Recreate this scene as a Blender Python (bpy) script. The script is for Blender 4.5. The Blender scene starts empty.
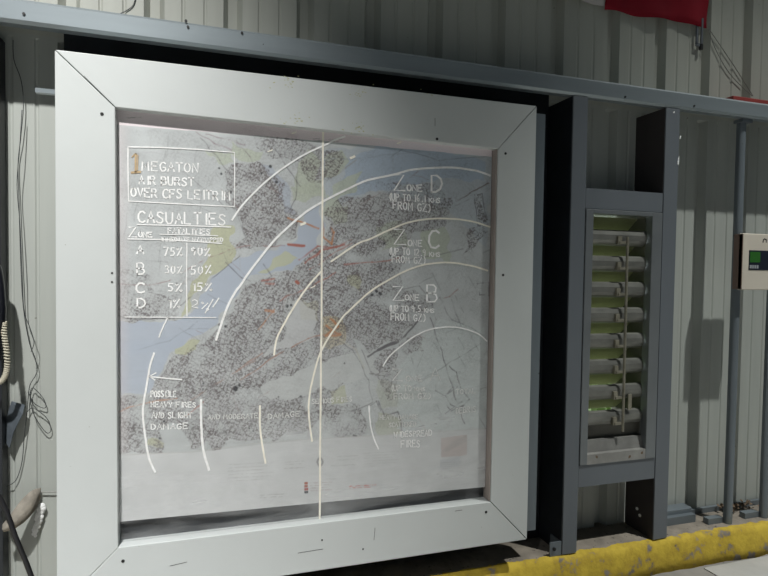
import bpy, bmesh, math, random
import numpy as np
from mathutils import Vector, Matrix
random.seed(7); rng = np.random.default_rng(11)
scn = bpy.context.scene
col = scn.collection

# ------------------------------------------------------------------ camera
CAM = np.array([0.353, -1.5705, 0.8719]); YAW, PITCH, ROLL, FPX = 0.3098, -0.0319, 0.0148, 559.82
def cam_axes():
    cy, sy, cp, sp = math.cos(YAW), math.sin(YAW), math.cos(PITCH), math.sin(PITCH)
    f = np.array([sy*cp, cy*cp, sp]); r = np.array([cy, -sy, 0]); u = np.cross(r, f)
    cr, sr = math.cos(ROLL), math.sin(ROLL)
    return cr*r+sr*u, -sr*r+cr*u, f
AR, AU, AF = cam_axes()
def at(px, py, Y):
    """point of the plane y = Y measured off the photograph"""
    d = AF+(px-384)/FPX*AR+(288-py)/FPX*AU
    return Vector(CAM+(Y-CAM[1])/d[1]*d)
cd = bpy.data.cameras.new('camera'); cam = bpy.data.objects.new('camera', cd); col.objects.link(cam)
cd.sensor_width = 36; cd.lens = FPX/768*36; cd.clip_start = .02
cam.matrix_world = Matrix(((AR[0], AU[0], -AF[0], CAM[0]), (AR[1], AU[1], -AF[1], CAM[1]), (AR[2], AU[2], -AF[2], CAM[2]), (0, 0, 0, 1)))
scn.camera = cam

# ------------------------------------------------------------------ materials
def srgb(r, g, b):
    return tuple(((c/255)/12.92 if c/255 <= .04045 else ((c/255+.055)/1.055)**2.4) for c in (r, g, b))
def mat(name, c, rough=.6, metal=0., vary=.12, scale=9., bump=0., bscale=60., spots=None, coat=0., streak=(1, 1, 1), spec=.5):
    m = bpy.data.materials.new(name); m.use_nodes = True; nt = m.node_tree; b = nt.nodes['Principled BSDF']
    b.inputs['Roughness'].default_value = rough; b.inputs['Metallic'].default_value = metal
    b.inputs['Coat Weight'].default_value = coat; b.inputs['Specular IOR Level'].default_value = spec
    tc = nt.nodes.new('ShaderNodeTexCoord'); mp = nt.nodes.new('ShaderNodeMapping'); mp.inputs['Scale'].default_value = streak
    nt.links.new(tc.outputs['Object'], mp.inputs['Vector'])
    n = nt.nodes.new('ShaderNodeTexNoise'); n.inputs['Scale'].default_value = scale; n.inputs['Detail'].default_value = 6
    nt.links.new(mp.outputs[0], n.inputs['Vector'])
    r = nt.nodes.new('ShaderNodeValToRGB')
    r.color_ramp.elements[0].position = .3; r.color_ramp.elements[1].position = .7
    r.color_ramp.elements[0].color = (*[x*(1-vary) for x in c], 1); r.color_ramp.elements[1].color = (*[min(1, x*(1+vary)) for x in c], 1)
    nt.links.new(n.outputs['Fac'], r.inputs['Fac']); out = r.outputs['Color']
    if spots:
        sc, th, colr = spots
        n2 = nt.nodes.new('ShaderNodeTexNoise'); n2.inputs['Scale'].default_value = sc; n2.inputs['Detail'].default_value = 3
        nt.links.new(tc.outputs['Object'], n2.inputs['Vector'])
        r2 = nt.nodes.new('ShaderNodeValToRGB'); r2.color_ramp.elements[0].position = th; r2.color_ramp.elements[1].position = th+.03
        mx = nt.nodes.new('ShaderNodeMix'); mx.data_type = 'RGBA'
        nt.links.new(n2.outputs['Fac'], r2.inputs['Fac']); nt.links.new(r2.outputs['Color'], mx.inputs['Factor'])
        nt.links.new(out, mx.inputs[6]); mx.inputs[7].default_value = (*colr, 1); out = mx.outputs[2]
    nt.links.new(out, b.inputs['Base Color'])
    if bump:
        nb = nt.nodes.new('ShaderNodeTexNoise'); nb.inputs['Scale'].default_value = bscale; nb.inputs['Detail'].default_value = 4
        nt.links.new(mp.outputs[0], nb.inputs['Vector'])
        bp = nt.nodes.new('ShaderNodeBump'); bp.inputs['Strength'].default_value = bump; bp.inputs['Distance'].default_value = .01
        nt.links.new(nb.outputs['Fac'], bp.inputs['Height']); nt.links.new(bp.outputs[0], b.inputs['Normal'])
    return m
M = {}
M['sheet'] = mat('wall sheet paint', (.40, .42, .39), .45, vary=.05, scale=3, streak=(8, 1, .5), spots=(60, .74, (.22, .22, .19)))
M['sheet_dark'] = mat('dark post paint', (.016, .019, .023), .5)
M['steel'] = mat('blue grey steel paint', (.165, .192, .212), .38, metal=.25, vary=.10, scale=6, streak=(1, 1, .3), spots=(45, .73, (.05, .055, .06)))
M['girt'] = mat('galvanised girt', (.285, .325, .345), .33, metal=.45, vary=.10, scale=5, streak=(.4, 1, 3), spots=(70, .75, (.1, .1, .1)))
M['stud'] = mat('grey stud paint', (.148, .165, .184), .45, metal=.15, vary=.07, scale=5, streak=(1, 1, .25))
M['studin'] = mat('dark brown stud side', (.040, .034, .034), .6)  # darker and browner than the stud front, for the side webs
M['white'] = mat('white frame paint', (.575, .60, .59), .42, vary=.035, scale=3, bump=.03, bscale=40, spots=(75, .755, (.25, .25, .2)))
M['wood'] = mat('raw edge', (.36, .31, .28), .7)
M['black'] = mat('black board', (.012, .015, .019), .5, vary=.3, scale=20, spots=(55, .76, (.10, .11, .11)))
M['hole'] = mat('dark screw', (.01, .01, .01), .5)
M['ink'] = mat('white marker', (.93, .92, .89), .6, vary=.12, scale=70)
M['ink_faint'] = mat('worn white marker', (.70, .70, .68), .6, vary=.15, scale=110)
M['ink_cream'] = mat('cream marker', (.92, .88, .77), .6, vary=.08, scale=60)
M['ink_tan'] = mat('tan marker', (.52, .38, .22), .6, vary=.2, scale=70)
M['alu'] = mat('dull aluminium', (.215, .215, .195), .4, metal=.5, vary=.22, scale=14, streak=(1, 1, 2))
M['alu2'] = mat('aluminium sill', (.30, .295, .28), .4, metal=.4, vary=.15, scale=20, spots=(30, .68, (.16, .10, .06)))
M['jamb'] = mat('shaded vent metal', (.13, .125, .105), .6, vary=.2)  # darker copy of the vent metal, the jamb's shade put in its colour
M['rod'] = mat('linkage metal', (.30, .28, .22), .4, metal=.5, vary=.2, scale=30)
M['vframe'] = mat('vent frame metal', (.20, .215, .225), .38, metal=.4, vary=.08, scale=6)
M['cream'] = mat('cream plastic', (.60, .55, .47), .45, vary=.03)
M['brown'] = mat('brown plastic', (.19, .125, .10), .5, vary=.05)
M['navy'] = mat('dark bezel', (.012, .016, .028), .3)
M['keys'] = mat('grey keys', (.30, .32, .34), .5)
M['red'] = mat('red cloth', (.22, .012, .022), .9, vary=.12, scale=7)
M['red'].node_tree.nodes['Principled BSDF'].inputs['Specular IOR Level'].default_value = .15
M['flagwhite'] = mat('white cloth', (.42, .40, .39), .8)
M['redbox'] = mat('red enamel', (.22, .035, .03), .45)
M['wire'] = mat('dark wire', (.035, .04, .042), .5)
M['wirelight'] = mat('grey wire', (.22, .22, .2), .5)
M['cable'] = mat('black cable', (.012, .012, .014), .4)
M['phone'] = mat('black phone', (.010, .011, .016), .28)
M['cord'] = mat('beige cord', (.50, .47, .37), .55)
M['tape'] = mat('grey tape', (.12, .14, .16), .3, metal=.2, vary=.2, scale=25)
M['leather'] = mat('dusty strap', (.27, .245, .205), .85, vary=.25, scale=40, bump=.3)
M['foam'] = mat('white foam', (.80, .81, .80), .8, bump=.3, bscale=90)
M['leaf'] = mat('dry leaves', (.16, .11, .07), .9, vary=.4, scale=50)
M['hedge'] = mat('hedge leaves', (.16, .24, .07), .7, vary=.5, scale=20)
M['lawn'] = mat('lawn', (.15, .22, .07), .9, vary=.3, scale=12)

def lcd_mat():
    m = bpy.data.materials.new('green display'); m.use_nodes = True; b = m.node_tree.nodes['Principled BSDF']
    b.inputs['Base Color'].default_value = (.02, .09, .015, 1); b.inputs['Roughness'].default_value = .25
    b.inputs['Emission Color'].default_value = (.03, .16, .02, 1); b.inputs['Emission Strength'].default_value = .12
    return m
M['lcd'] = lcd_mat()

def green_mat():
    m = bpy.data.materials.new('green lit slats'); m.use_nodes = True; nt = m.node_tree; nt.nodes.clear()
    o = nt.nodes.new('ShaderNodeOutputMaterial'); mx = nt.nodes.new('ShaderNodeMixShader'); d = nt.nodes.new('ShaderNodeBsdfDiffuse'); t = nt.nodes.new('ShaderNodeBsdfTranslucent')
    n = nt.nodes.new('ShaderNodeTexNoise'); n.inputs['Scale'].default_value = 14
    r = nt.nodes.new('ShaderNodeValToRGB'); r.color_ramp.elements[0].color = (.33, .345, .215, 1); r.color_ramp.elements[1].color = (.42, .435, .29, 1)
    nt.links.new(n.outputs['Fac'], r.inputs['Fac'])
    nt.links.new(r.outputs['Color'], d.inputs['Color']); nt.links.new(r.outputs['Color'], t.inputs['Color'])
    mx.inputs[0].default_value = .45
    nt.links.new(d.outputs[0], mx.inputs[1]); nt.links.new(t.outputs[0], mx.inputs[2]); nt.links.new(mx.outputs[0], o.inputs['Surface'])
    return m
M['green'] = green_mat()

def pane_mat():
    m = bpy.data.materials.new('clear plastic with painted sheen'); m.use_nodes = True; nt = m.node_tree; nt.nodes.clear()
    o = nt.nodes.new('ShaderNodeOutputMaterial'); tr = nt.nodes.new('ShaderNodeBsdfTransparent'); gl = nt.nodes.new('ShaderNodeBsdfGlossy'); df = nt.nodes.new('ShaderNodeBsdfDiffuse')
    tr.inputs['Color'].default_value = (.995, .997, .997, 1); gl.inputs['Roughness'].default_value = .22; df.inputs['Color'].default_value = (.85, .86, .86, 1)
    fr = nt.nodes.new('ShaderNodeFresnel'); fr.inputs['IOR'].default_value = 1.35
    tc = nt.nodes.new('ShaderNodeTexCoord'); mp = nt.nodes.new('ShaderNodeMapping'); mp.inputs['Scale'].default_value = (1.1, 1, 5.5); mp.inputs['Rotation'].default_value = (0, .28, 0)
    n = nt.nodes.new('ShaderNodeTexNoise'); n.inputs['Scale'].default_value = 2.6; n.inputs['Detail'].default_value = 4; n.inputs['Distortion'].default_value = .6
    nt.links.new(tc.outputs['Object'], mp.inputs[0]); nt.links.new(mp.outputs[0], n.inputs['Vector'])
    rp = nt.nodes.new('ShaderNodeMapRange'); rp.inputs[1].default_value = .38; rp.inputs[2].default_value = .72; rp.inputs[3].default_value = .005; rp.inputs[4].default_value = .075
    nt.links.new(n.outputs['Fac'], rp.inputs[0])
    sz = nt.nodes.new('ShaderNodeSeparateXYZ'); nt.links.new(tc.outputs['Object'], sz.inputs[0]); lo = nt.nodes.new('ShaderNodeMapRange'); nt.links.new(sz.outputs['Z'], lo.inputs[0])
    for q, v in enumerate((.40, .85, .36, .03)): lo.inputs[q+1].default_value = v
    nt.links.new(lo.outputs[0], rp.inputs[4])  # white haze painted in as the film's reflections, denser low down
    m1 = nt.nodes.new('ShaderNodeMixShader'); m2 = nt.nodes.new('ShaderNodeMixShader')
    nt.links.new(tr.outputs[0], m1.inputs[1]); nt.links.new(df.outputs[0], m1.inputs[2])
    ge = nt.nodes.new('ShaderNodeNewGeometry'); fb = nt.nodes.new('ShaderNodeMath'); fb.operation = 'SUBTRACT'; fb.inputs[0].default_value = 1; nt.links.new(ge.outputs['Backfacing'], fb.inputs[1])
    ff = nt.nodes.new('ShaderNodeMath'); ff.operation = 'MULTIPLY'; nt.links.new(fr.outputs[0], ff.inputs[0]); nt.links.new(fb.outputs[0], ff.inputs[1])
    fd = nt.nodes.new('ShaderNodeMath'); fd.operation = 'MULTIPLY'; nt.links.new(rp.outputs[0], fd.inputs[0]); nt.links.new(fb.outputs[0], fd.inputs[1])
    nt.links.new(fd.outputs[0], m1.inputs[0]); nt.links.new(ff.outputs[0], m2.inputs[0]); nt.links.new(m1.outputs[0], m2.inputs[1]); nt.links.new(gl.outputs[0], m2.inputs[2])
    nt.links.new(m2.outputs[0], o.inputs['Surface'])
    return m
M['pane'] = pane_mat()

def attr_mat():
    m = bpy.data.materials.new('printed map paper'); m.use_nodes = True; nt = m.node_tree; b = nt.nodes['Principled BSDF']
    a = nt.nodes.new('ShaderNodeAttribute'); a.attribute_name = 'print'
    nt.links.new(a.outputs['Color'], b.inputs['Base Color']); b.inputs['Roughness'].default_value = .5
    return m
M['map'] = attr_mat()

def kerb_mat():
    m = mat('kerb concrete and yellow paint', (.23, .20, .165), .85, vary=.3, scale=14, bump=.25, bscale=50, spots=(60, .66, (.10, .085, .07)))
    nt = m.node_tree; b = nt.nodes['Principled BSDF']; src = b.inputs['Base Color'].links[0].from_socket
    tc = nt.nodes.new('ShaderNodeTexCoord'); sp = nt.nodes.new('ShaderNodeSeparateXYZ'); nt.links.new(tc.outputs['Object'], sp.inputs[0])
    n = nt.nodes.new('ShaderNodeTexNoise'); n.inputs['Scale'].default_value = 28; n.inputs['Detail'].default_value = 5; nt.links.new(tc.outputs['Object'], n.inputs['Vector'])
    ma = nt.nodes.new('ShaderNodeMath'); ma.operation = 'MULTIPLY_ADD'; ma.inputs[1].default_value = .035; nt.links.new(n.outputs['Fac'], ma.inputs[0]); nt.links.new(sp.outputs['Y'], ma.inputs[2])
    lt = nt.nodes.new('ShaderNodeMath'); lt.operation = 'LESS_THAN'; lt.inputs[1].default_value = .079; nt.links.new(ma.outputs[0], lt.inputs[0])
    n2 = nt.nodes.new('ShaderNodeTexNoise'); n2.inputs['Scale'].default_value = 17; n2.inputs['Detail'].default_value = 7; n2.inputs['Roughness'].default_value = .65; nt.links.new(tc.outputs['Object'], n2.inputs['Vector'])
    r2 = nt.nodes.new('ShaderNodeValToRGB'); r2.color_ramp.elements[0].position = .37; r2.color_ramp.elements[1].position = .44
    nt.links.new(n2.outputs['Fac'], r2.inputs['Fac'])
    mu = nt.nodes.new('ShaderNodeMath'); mu.operation = 'MULTIPLY'; nt.links.new(lt.outputs[0], mu.inputs[0]); nt.links.new(r2.outputs['Color'], mu.inputs[1])
    r3 = nt.nodes.new('ShaderNodeValToRGB'); r3.color_ramp.elements[0].position = .35; r3.color_ramp.elements[1].position = .6
    r3.color_ramp.elements[0].color = (.37, .25, .025, 1); r3.color_ramp.elements[1].color = (.58, .42, .045, 1); nt.links.new(n2.outputs['Fac'], r3.inputs['Fac'])
    mx = nt.nodes.new('ShaderNodeMix'); mx.data_type = 'RGBA'; nt.links.new(mu.outputs[0], mx.inputs['Factor']); nt.links.new(src, mx.inputs[6]); nt.links.new(r3.outputs['Color'], mx.inputs[7])
    nt.links.new(mx.outputs[2], b.inputs['Base Color'])
    return m
M['kerb'] = kerb_mat()
M['floor'] = mat('floor concrete', (.26, .245, .225), .8, vary=.2, scale=7, bump=.15, bscale=45, spots=(50, .68, (.15, .14, .125)))
M['slab'] = mat('pale floor concrete', (.43, .42, .40), .8, vary=.12, scale=7, bump=.15, bscale=45)

# ------------------------------------------------------------------ builders
class MB:
    def __init__(s): s.bm = bmesh.new()
    def box(s, x0, x1, y0, y1, z0, z1):
        v = [s.bm.verts.new(p) for p in ((x0,y0,z0),(x1,y0,z0),(x1,y1,z0),(x0,y1,z0),(x0,y0,z1),(x1,y0,z1),(x1,y1,z1),(x0,y1,z1))]
        for f in ((3,2,1,0),(4,5,6,7),(0,1,5,4),(1,2,6,5),(2,3,7,6),(3,0,4,7)): s.bm.faces.new([v[i] for i in f])
        return s
    def prism(s, pts, a, b, axis):
        """closed outline pts (2-D) extruded from a to b along axis 0/1/2"""
        def P(p, t):
            q = list(p); q.insert(axis, t); return q
        A = [s.bm.verts.new(P(p, a)) for p in pts]; B = [s.bm.verts.new(P(p, b)) for p in pts]; n = len(pts)
        s.bm.faces.new(A); s.bm.faces.new(B[::-1])
        for i in range(n): s.bm.faces.new((A[i], B[i], B[(i+1) % n], A[(i+1) % n]))
        return s
    def tube(s, pts, r, seg=8):
        pts = [Vector(p) for p in pts]; rings = []
        for i, p in enumerate(pts):
            t = (pts[min(i+1, len(pts)-1)]-pts[max(i-1, 0)]).normalized()
            a = t.orthogonal().normalized() if i == 0 else (prev-t*prev.dot(t)).normalized()
            prev = a; b = t.cross(a); rr = r[i] if isinstance(r, (list, tuple)) else r
            rings.append([s.bm.verts.new(p+rr*(a*math.cos(2*math.pi*k/seg)+b*math.sin(2*math.pi*k/seg))) for k in range(seg)])
        for A, B in zip(rings, rings[1:]):
            for k in range(seg): s.bm.faces.new((A[k], A[(k+1) % seg], B[(k+1) % seg], B[k]))
        s.bm.faces.new(rings[0][::-1]); s.bm.faces.new(rings[-1])
        return s
    def ribbon(s, pts, w, y, t=.0006):
        """a drawn stroke lying on the plane y (x, z points), of width w and thickness t"""
        P = [Vector((p[0], 0, p[1])) for p in pts]; L = []
        for i, p in enumerate(P):
            d = (P[min(i+1, len(P)-1)]-P[max(i-1, 0)])
            d = d.normalized() if d.length > 1e-9 else Vector((1, 0, 0))
            n = Vector((-d.z, 0, d.x))*w*.5
            if i == 0: p = p-d*w*.3
            if i == len(P)-1: p = p+d*w*.3
            L.append([s.bm.verts.new((q.x, yy, q.z)) for yy in (y-t, y) for q in (p+n, p-n)])
        for A, B in zip(L, L[1:]):
            for i, j in ((0, 1), (1, 3), (3, 2), (2, 0)): s.bm.faces.new((A[i], A[j], B[j], B[i]))
        s.bm.faces.new((L[0][0], L[0][2], L[0][3], L[0][1])); s.bm.faces.new(L[-1])
        return s
    def build(s, name, m, parent=None, bevel=0, smooth=False, kind=None):
        bmesh.ops.recalc_face_normals(s.bm, faces=s.bm.faces)
        if parent is not None: bmesh.ops.translate(s.bm, vec=-parent_world(parent), verts=s.bm.verts)
        me = bpy.data.meshes.new(name); s.bm.to_mesh(me); s.bm.free()
        for k in (m if isinstance(m, list) else [m]): me.materials.append(k)
        o = bpy.data.objects.new(name, me); col.objects.link(o)
        if parent is not None: o.parent = parent
        if bevel:
            bv = o.modifiers.new('bevel', 'BEVEL'); bv.width = bevel; bv.segments = 2; bv.limit_method = 'ANGLE'
        if smooth:
            for p in me.polygons: p.use_smooth = True
        if kind: o['kind'] = kind
        return o
def parent_world(o):
    v = Vector((0, 0, 0))
    while o is not None: v += o.location; o = o.parent
    return v
def tag(o, label, cat, group=None, kind=None):
    o['label'] = label; o['category'] = cat
    if group: o['group'] = group
    if kind: o['kind'] = kind
    return o
def thing(name, label, cat, loc, group=None):
    o = bpy.data.objects.new(name, None); col.objects.link(o); o.location = loc; o.empty_display_size = .05
    return tag(o, label, cat, group)
def smooth_curve(pts, n=6):
    P = [Vector(p) for p in pts]; out = []
    for i in range(len(P)-1):
        a, b, c, d = P[max(i-1, 0)], P[i], P[i+1], P[min(i+2, len(P)-1)]
        for k in range(n):
            t = k/n; out.append(.5*((2*b)+(c-a)*t+(2*a-5*b+4*c-d)*t*t+(3*b-a-3*c+d)*t**3))
    return out+[P[-1]]

# ------------------------------------------------------------------ levels
YW = .20            # pans of the wall sheet
YS = .05            # front of studs and of the long girt
ZL, ZF = -.102, -.212   # ledge top, floor
ZG0, ZG1 = 1.470, 1.531

# ------------------------------------------------------------------ setting
def build_wall():
    """corrugated steel sheet: pans with narrow grooves every 0.2235 m and two fine beads, vent opening cut out"""
    prof = []
    OX0, OX1, OZ0, OZ1 = 1.615, 1.885, .27, 1.09
    G = [.21-.2195*k for k in range(16, 0, -1)]+[.21, .43, .649, .868, 1.0875, 1.325, 1.565, 1.81, 2.03]+[2.25+.22*k for k in range(14)]
    for g, g2 in zip(G, G[1:]+[G[-1]+.22]):
        prof += [(g-.028, YW), (g-.013, YW+.028), (g+.013, YW+.028), (g+.028, YW)]
        for f in (.36, .64):
            b = g+(g2-g)*f
            prof += [(b-.006, YW), (b-.002, YW+.003), (b+.002, YW+.003), (b+.006, YW)]
    def yat(x):
        for a, b in zip(prof, prof[1:]):
            if a[0] <= x <= b[0]: return a[1]+(b[1]-a[1])*(x-a[0])/max(1e-9, b[0]-a[0])
        return YW
    prof += [(OX0, yat(OX0)), (OX1, yat(OX1))]; prof.sort()
    zs = [ZF, OZ0, OZ1, 1.488, 1.492, 1.520, 1.524, 3.6]     # flattened unseen behind the girt, shaped to stop light leaking down the grooves
    m = MB(); V = [[m.bm.verts.new((x, YW if 1.49 < z < 1.521 else y, z)) for z in zs] for x, y in prof]
    for i in range(len(prof)-1):
        for j in range(len(zs)-1):
            if j == 1 and prof[i][0] >= OX0-1e-6 and prof[i+1][0] <= OX1+1e-6: continue
            m.bm.faces.new((V[i][j], V[i+1][j], V[i+1][j+1], V[i][j+1]))
    o = m.build('wall_back', M['sheet'], kind='structure')
    s = o.modifiers.new('sheet', 'SOLIDIFY'); s.thickness = .002; s.offset = 1
    return o
build_wall()
nt = M['sheet'].node_tree; b = nt.nodes['Principled BSDF']; src = b.inputs['Base Color'].links[0].from_socket
tc = nt.nodes.new('ShaderNodeTexCoord'); sp = nt.nodes.new('ShaderNodeSeparateXYZ'); nt.links.new(tc.outputs['Object'], sp.inputs[0])
gt = nt.nodes.new('ShaderNodeMath'); gt.operation = 'GREATER_THAN'; gt.inputs[1].default_value = 1.5; nt.links.new(sp.outputs['Z'], gt.inputs[0])
mx = nt.nodes.new('ShaderNodeMix'); mx.data_type = 'RGBA'; mx.blend_type = 'MULTIPLY'; nt.links.new(gt.outputs[0], mx.inputs['Factor']); nt.links.new(src, mx.inputs[6]); mx.inputs[7].default_value = (1.0, .975, .93, 1)
nt.links.new(mx.outputs[2], b.inputs['Base Color'])

def build_kerb():
    prof = [(.30, ZL-.02), (.30, ZL), (.12, ZL), (.068, ZL-.001), (.050, ZL-.004), (.040, ZL-.011), (.034, ZL-.022), (.026, ZL-.05), (.020, ZL-.075), (.014, ZF-.01), (.30, ZF-.01)]
    m = MB(); N = 400; rows = []
    ph = [random.random()*6 for _ in range(6)]
    for i in range(N+1):
        x = -3+8*i/N
        w = .004*math.sin(x*9+ph[0])+.003*math.sin(x*23+ph[1])+.0015*math.sin(x*61+ph[2])+random.uniform(-.001, .001)
        h = .0025*math.sin(x*14+ph[3])+.0015*math.sin(x*37+ph[4])+random.uniform(-.0007, .0007)
        rows.append([m.bm.verts.new((x, y+(w if 3 <= k <= 9 else 0), z+(h if 4 <= k <= 7 else 0))) for k, (y, z) in enumerate(prof)])
    n = len(prof)
    for A, B in zip(rows, rows[1:]):
        for k in range(n): m.bm.faces.new((A[k], A[(k+1) % n], B[(k+1) % n], B[k]))
    m.bm.faces.new(rows[0]); m.bm.faces.new(rows[-1][::-1])
    o = m.build('trim_1', M['kerb'], kind='structure')
    for p in o.data.polygons: p.use_smooth = True
    o['label'] = 'concrete kerb under the wall with a worn yellow painted edge'
    return o
build_kerb()
# floor: darker slab along the kerb, paler slab past a joint
fo = MB().prism([(-3.5, -5.), (5.5, -5.), (5.5, .3), (-3.5, .3)], ZF-.1, ZF, 2).build('floor', M['floor'], kind='structure')
MB().prism([tuple(at(682, 557, .0)[:1])+(-.04,), (5.2, -.04), (5.2, -1.2), (1.86, -1.2)] if False else [(2.11, .0), (5.2, .0), (5.2, -1.6), (2.19, -1.6)], ZF-.05, ZF+.004, 2).build('trim_2', M['slab'], kind='structure')

# ------------------------------------------------------------------ the steelwork
g = thing('steel_girt', 'long blue grey steel girt running across the wall above the white frame', 'beam', (-.6, YS, ZG0))
MB().prism([(YS-.004, ZG0+.008), (YS-.004, ZG1-.008), (YS+.004, ZG1), (YW-.002, ZG1), (YW-.002, ZG1-.004), (YS+.008, ZG1-.004), (YS+.001, ZG1-.011), (YS+.001, ZG0+.011), (YS+.008, ZG0+.004), (YS+.03, ZG0+.004), (YS+.03, ZG0), (YS+.004, ZG0)], -3.2, 4.6, 0).build('channel', M['girt'], g)
for px, py in ((24, 14), (186, 21), (188, 27), (242, 33), (694, 106), (625, 97)):
    p = at(px, py, YS-.004); m = MB(); m.tube([(p.x, p.y-.003, p.z), (p.x, p.y+.003, p.z)], .0035); m.build('screw', M['hole'], g)

def stud(x0, x1, label):
    t = thing('steel_stud', label, 'stud', (.5*(x0+x1), YS, ZL), 'wide steel studs either side of the vent')
    return t
t = stud(1.532, 1.590, 'wide grey steel stud left of the louvred vent, standing next to the white map frame')
MB().prism([(1.532, YS), (1.590, YS), (1.590, YS+.028), (1.586, YS+.028), (1.586, YS+.004), (1.536, YS+.004), (1.536, YW-.006), (1.532, YW-.006)], ZL, ZG0-.002, 2).build('channel', M['stud'], t, bevel=.0012)
MB().box(1.5365, 1.5385, YS+.006, YW-.006, ZL+.001, ZG0-.003).build('web', M['studin'], t)
MB().box(1.5285, 1.5315, YS+.002, YW-.006, ZL+.001, ZG0-.003).build('side_sheet', M['black'], t)  # black sheet over the web makes the stud's left side darker
a = MB(); a.prism([(1.484, YS+.001), (1.528, YS+.001), (1.528, YS+.06), (1.524, YS+.06), (1.524, YS+.006), (1.484, YS+.006)], ZL, ZL+.048, 2); a.build('foot_clip', M['steel'], t)
a = MB(); p = at(554, 549, YS); a.tube([(p.x, YS-.004, p.z), (p.x, YS+.003, p.z)], .006); a.build('bolt', M['hole'], t)
t = stud(1.922, 1.984, 'wide grey steel stud right of the louvred vent, with white paint flecks on its edge')
MB().prism([(1.922, YS), (1.984, YS), (1.984, YS+.028), (1.980, YS+.028), (1.980, YS+.004), (1.926, YS+.004), (1.926, YW-.006), (1.922, YW-.006)], ZL, ZG0-.002, 2).build('channel', M['stud'], t, bevel=.0012)
MB().box(1.9195, 1.9215, YS+.004, YW-.006, ZL+.001, ZG0-.003).build('web', M['studin'], t)
for yy, zz in ((.09, -.018), (.075, -.038)):
    a = MB(); a.tube([(1.9215, yy+.04, zz), (1.9165, yy+.04, zz)], .006); a.build('bolt', M['foam'], t)
for px, py, w, h in ((680.5, 137, .004, .012), (678.5, 160, .004, .03), (674, 112, .004, .006)):
    p = at(px, py, YS-.001); a = MB(); a.prism([(p.x-w, p.z-h*.5), (p.x+w*.5, p.z-h*.6), (p.x+w, p.z+h*.2), (p.x+w*.6, p.z+h*.5), (p.x-w*.4, p.z+h*.2)], YS-.001, YS, 1); a.build('paint_fleck', M['foam'], t)
# cross rails between the two studs
o = MB().prism([(YS+.001, 1.094), (YS+.001, 1.163), (YS+.06, 1.163), (YS+.06, 1.158), (YS+.005, 1.158), (YS+.005, 1.099), (YS+.06, 1.099), (YS+.06, 1.094)], 1.591, 1.9185, 0).build('cross_rail', M['stud'])
tag(o, 'grey steel cross rail over the top of the louvred vent', 'rail', 'cross rails of the vent opening')
o = MB().prism([(YS+.001, .127), (YS+.001, .2035), (YS+.06, .2035), (YS+.06, .199), (YS+.005, .199), (YS+.005, .132), (YS+.06, .132), (YS+.06, .127)], 1.591, 1.9185, 0).build('cross_rail', M['stud'])
tag(o, 'grey steel cross rail directly under the louvred vent', 'rail', 'cross rails of the vent opening')

def post(x0, x1, yy, label, bracket):
    t = thing('steel_post', label, 'post', (.5*(x0+x1), yy, ZL), 'thin steel posts on the right of the wall')
    c = .5*(x0+x1); r = .5*(x1-x0)
    arc = [(c-r*math.cos(a), yy+r*.7-r*.7*math.sin(a)) for a in [math.pi*k/10 for k in range(11)]]
    MB().prism(arc+[(x1, yy+.022), (x0, yy+.022)], ZL, ZG0-.012, 2).build('tube', M['steel'], t)
    if bracket:
        MB().prism([(yy-.008, ZG0-.013), (yy+.03, ZG0-.013), (yy+.03, ZG0-.001), (yy-.008, ZG0-.001)], x0-.006, x1+.014, 0).build('top_bracket', M['steel'], t)
    MB().box(x0-.075, x0-.002, yy+.02, yy+.045, ZL, ZL+.022).build('foot_plate', M['steel'], t)
post(2.302, 2.334, .07, 'thin rounded steel post standing on the kerb behind the alarm keypad', True)
post(2.49, 2.53, .07, 'thin steel post at the far right, past the alarm keypad', True)
o = MB().prism([(YW-.006, ZL), (YW-.006, ZL+.045), (YW-.012, ZL+.05), (YW-.05, ZL+.05), (YW-.054, ZL+.046), (YW-.054, ZL+.03), (YW-.075, ZL+.03), (YW-.075, ZL)], 1.99, 2.20, 0).build('base_channel', M['steel'])
tag(o, 'steel base channel along the foot of the wall right of the wide studs', 'channel')
o = MB().box(2.20, 3.4, YW-.02, YW-.006, ZL, ZL+.02).build('base_strip', M['steel']); tag(o, 'low steel strip at the foot of the wall behind the thin posts', 'strip')
o = MB().prism([(-.1615, .15), (-.1615, YW-.004), (-.30, YW-.004), (-.30, .15)], ZL, 1.468, 2).build('steel_post', M['sheet_dark']); tag(o, 'dark steel post at the left edge of the picture, behind the phone', 'post')

# ------------------------------------------------------------------ the framed map
B = thing('map_board', 'large white framed wall map under clear plastic with white marker range rings', 'map', (.68, .0, 0))
W, H = 1.358, 1.400
iTL, iTR, iBR, iBL = (.1345, 1.2741), (1.2235, 1.2562), (1.2235, .1388), (.141, .1419)
oTL, oTR, oBR, oBL = (0, H), (W, H+.002), (W+.001, -.001), (0, .001)
gp = .0012
def rail(pts):
    m = MB(); m.prism(pts, 0.0, .05, 1); return m.build('frame_rail', M['white'], B, bevel=.002)
def shrink(p, dx, dz): return (p[0]+dx, p[1]+dz)
rail([shrink(oTL, gp, 0), shrink(oTR, -gp, 0), shrink(iTR, -gp*.3, 0), shrink(iTL, gp, 0)])
rail([shrink(oBL, gp, 0), shrink(iBL, gp, 0), shrink(iBR, -gp, 0), shrink(oBR, -gp, 0)])
rail([shrink(oTL, 0, -gp), shrink(iTL, 0, -gp), shrink(iBL, 0, -gp), shrink(oBL, 0, gp)])
rail([shrink(oTR, 0, -gp), shrink(oBR, 0, gp), shrink(iBR, 0, gp), shrink(iTR, 0, -gp)])
MB().box(1.2185, 1.223, .0035, .049, .141, 1.254).build('frame_lip', M['wood'], B)
MB().box(.06, 1.30, .042, .0495, .06, 1.34).build('backing_board', M['black'], B)
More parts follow.
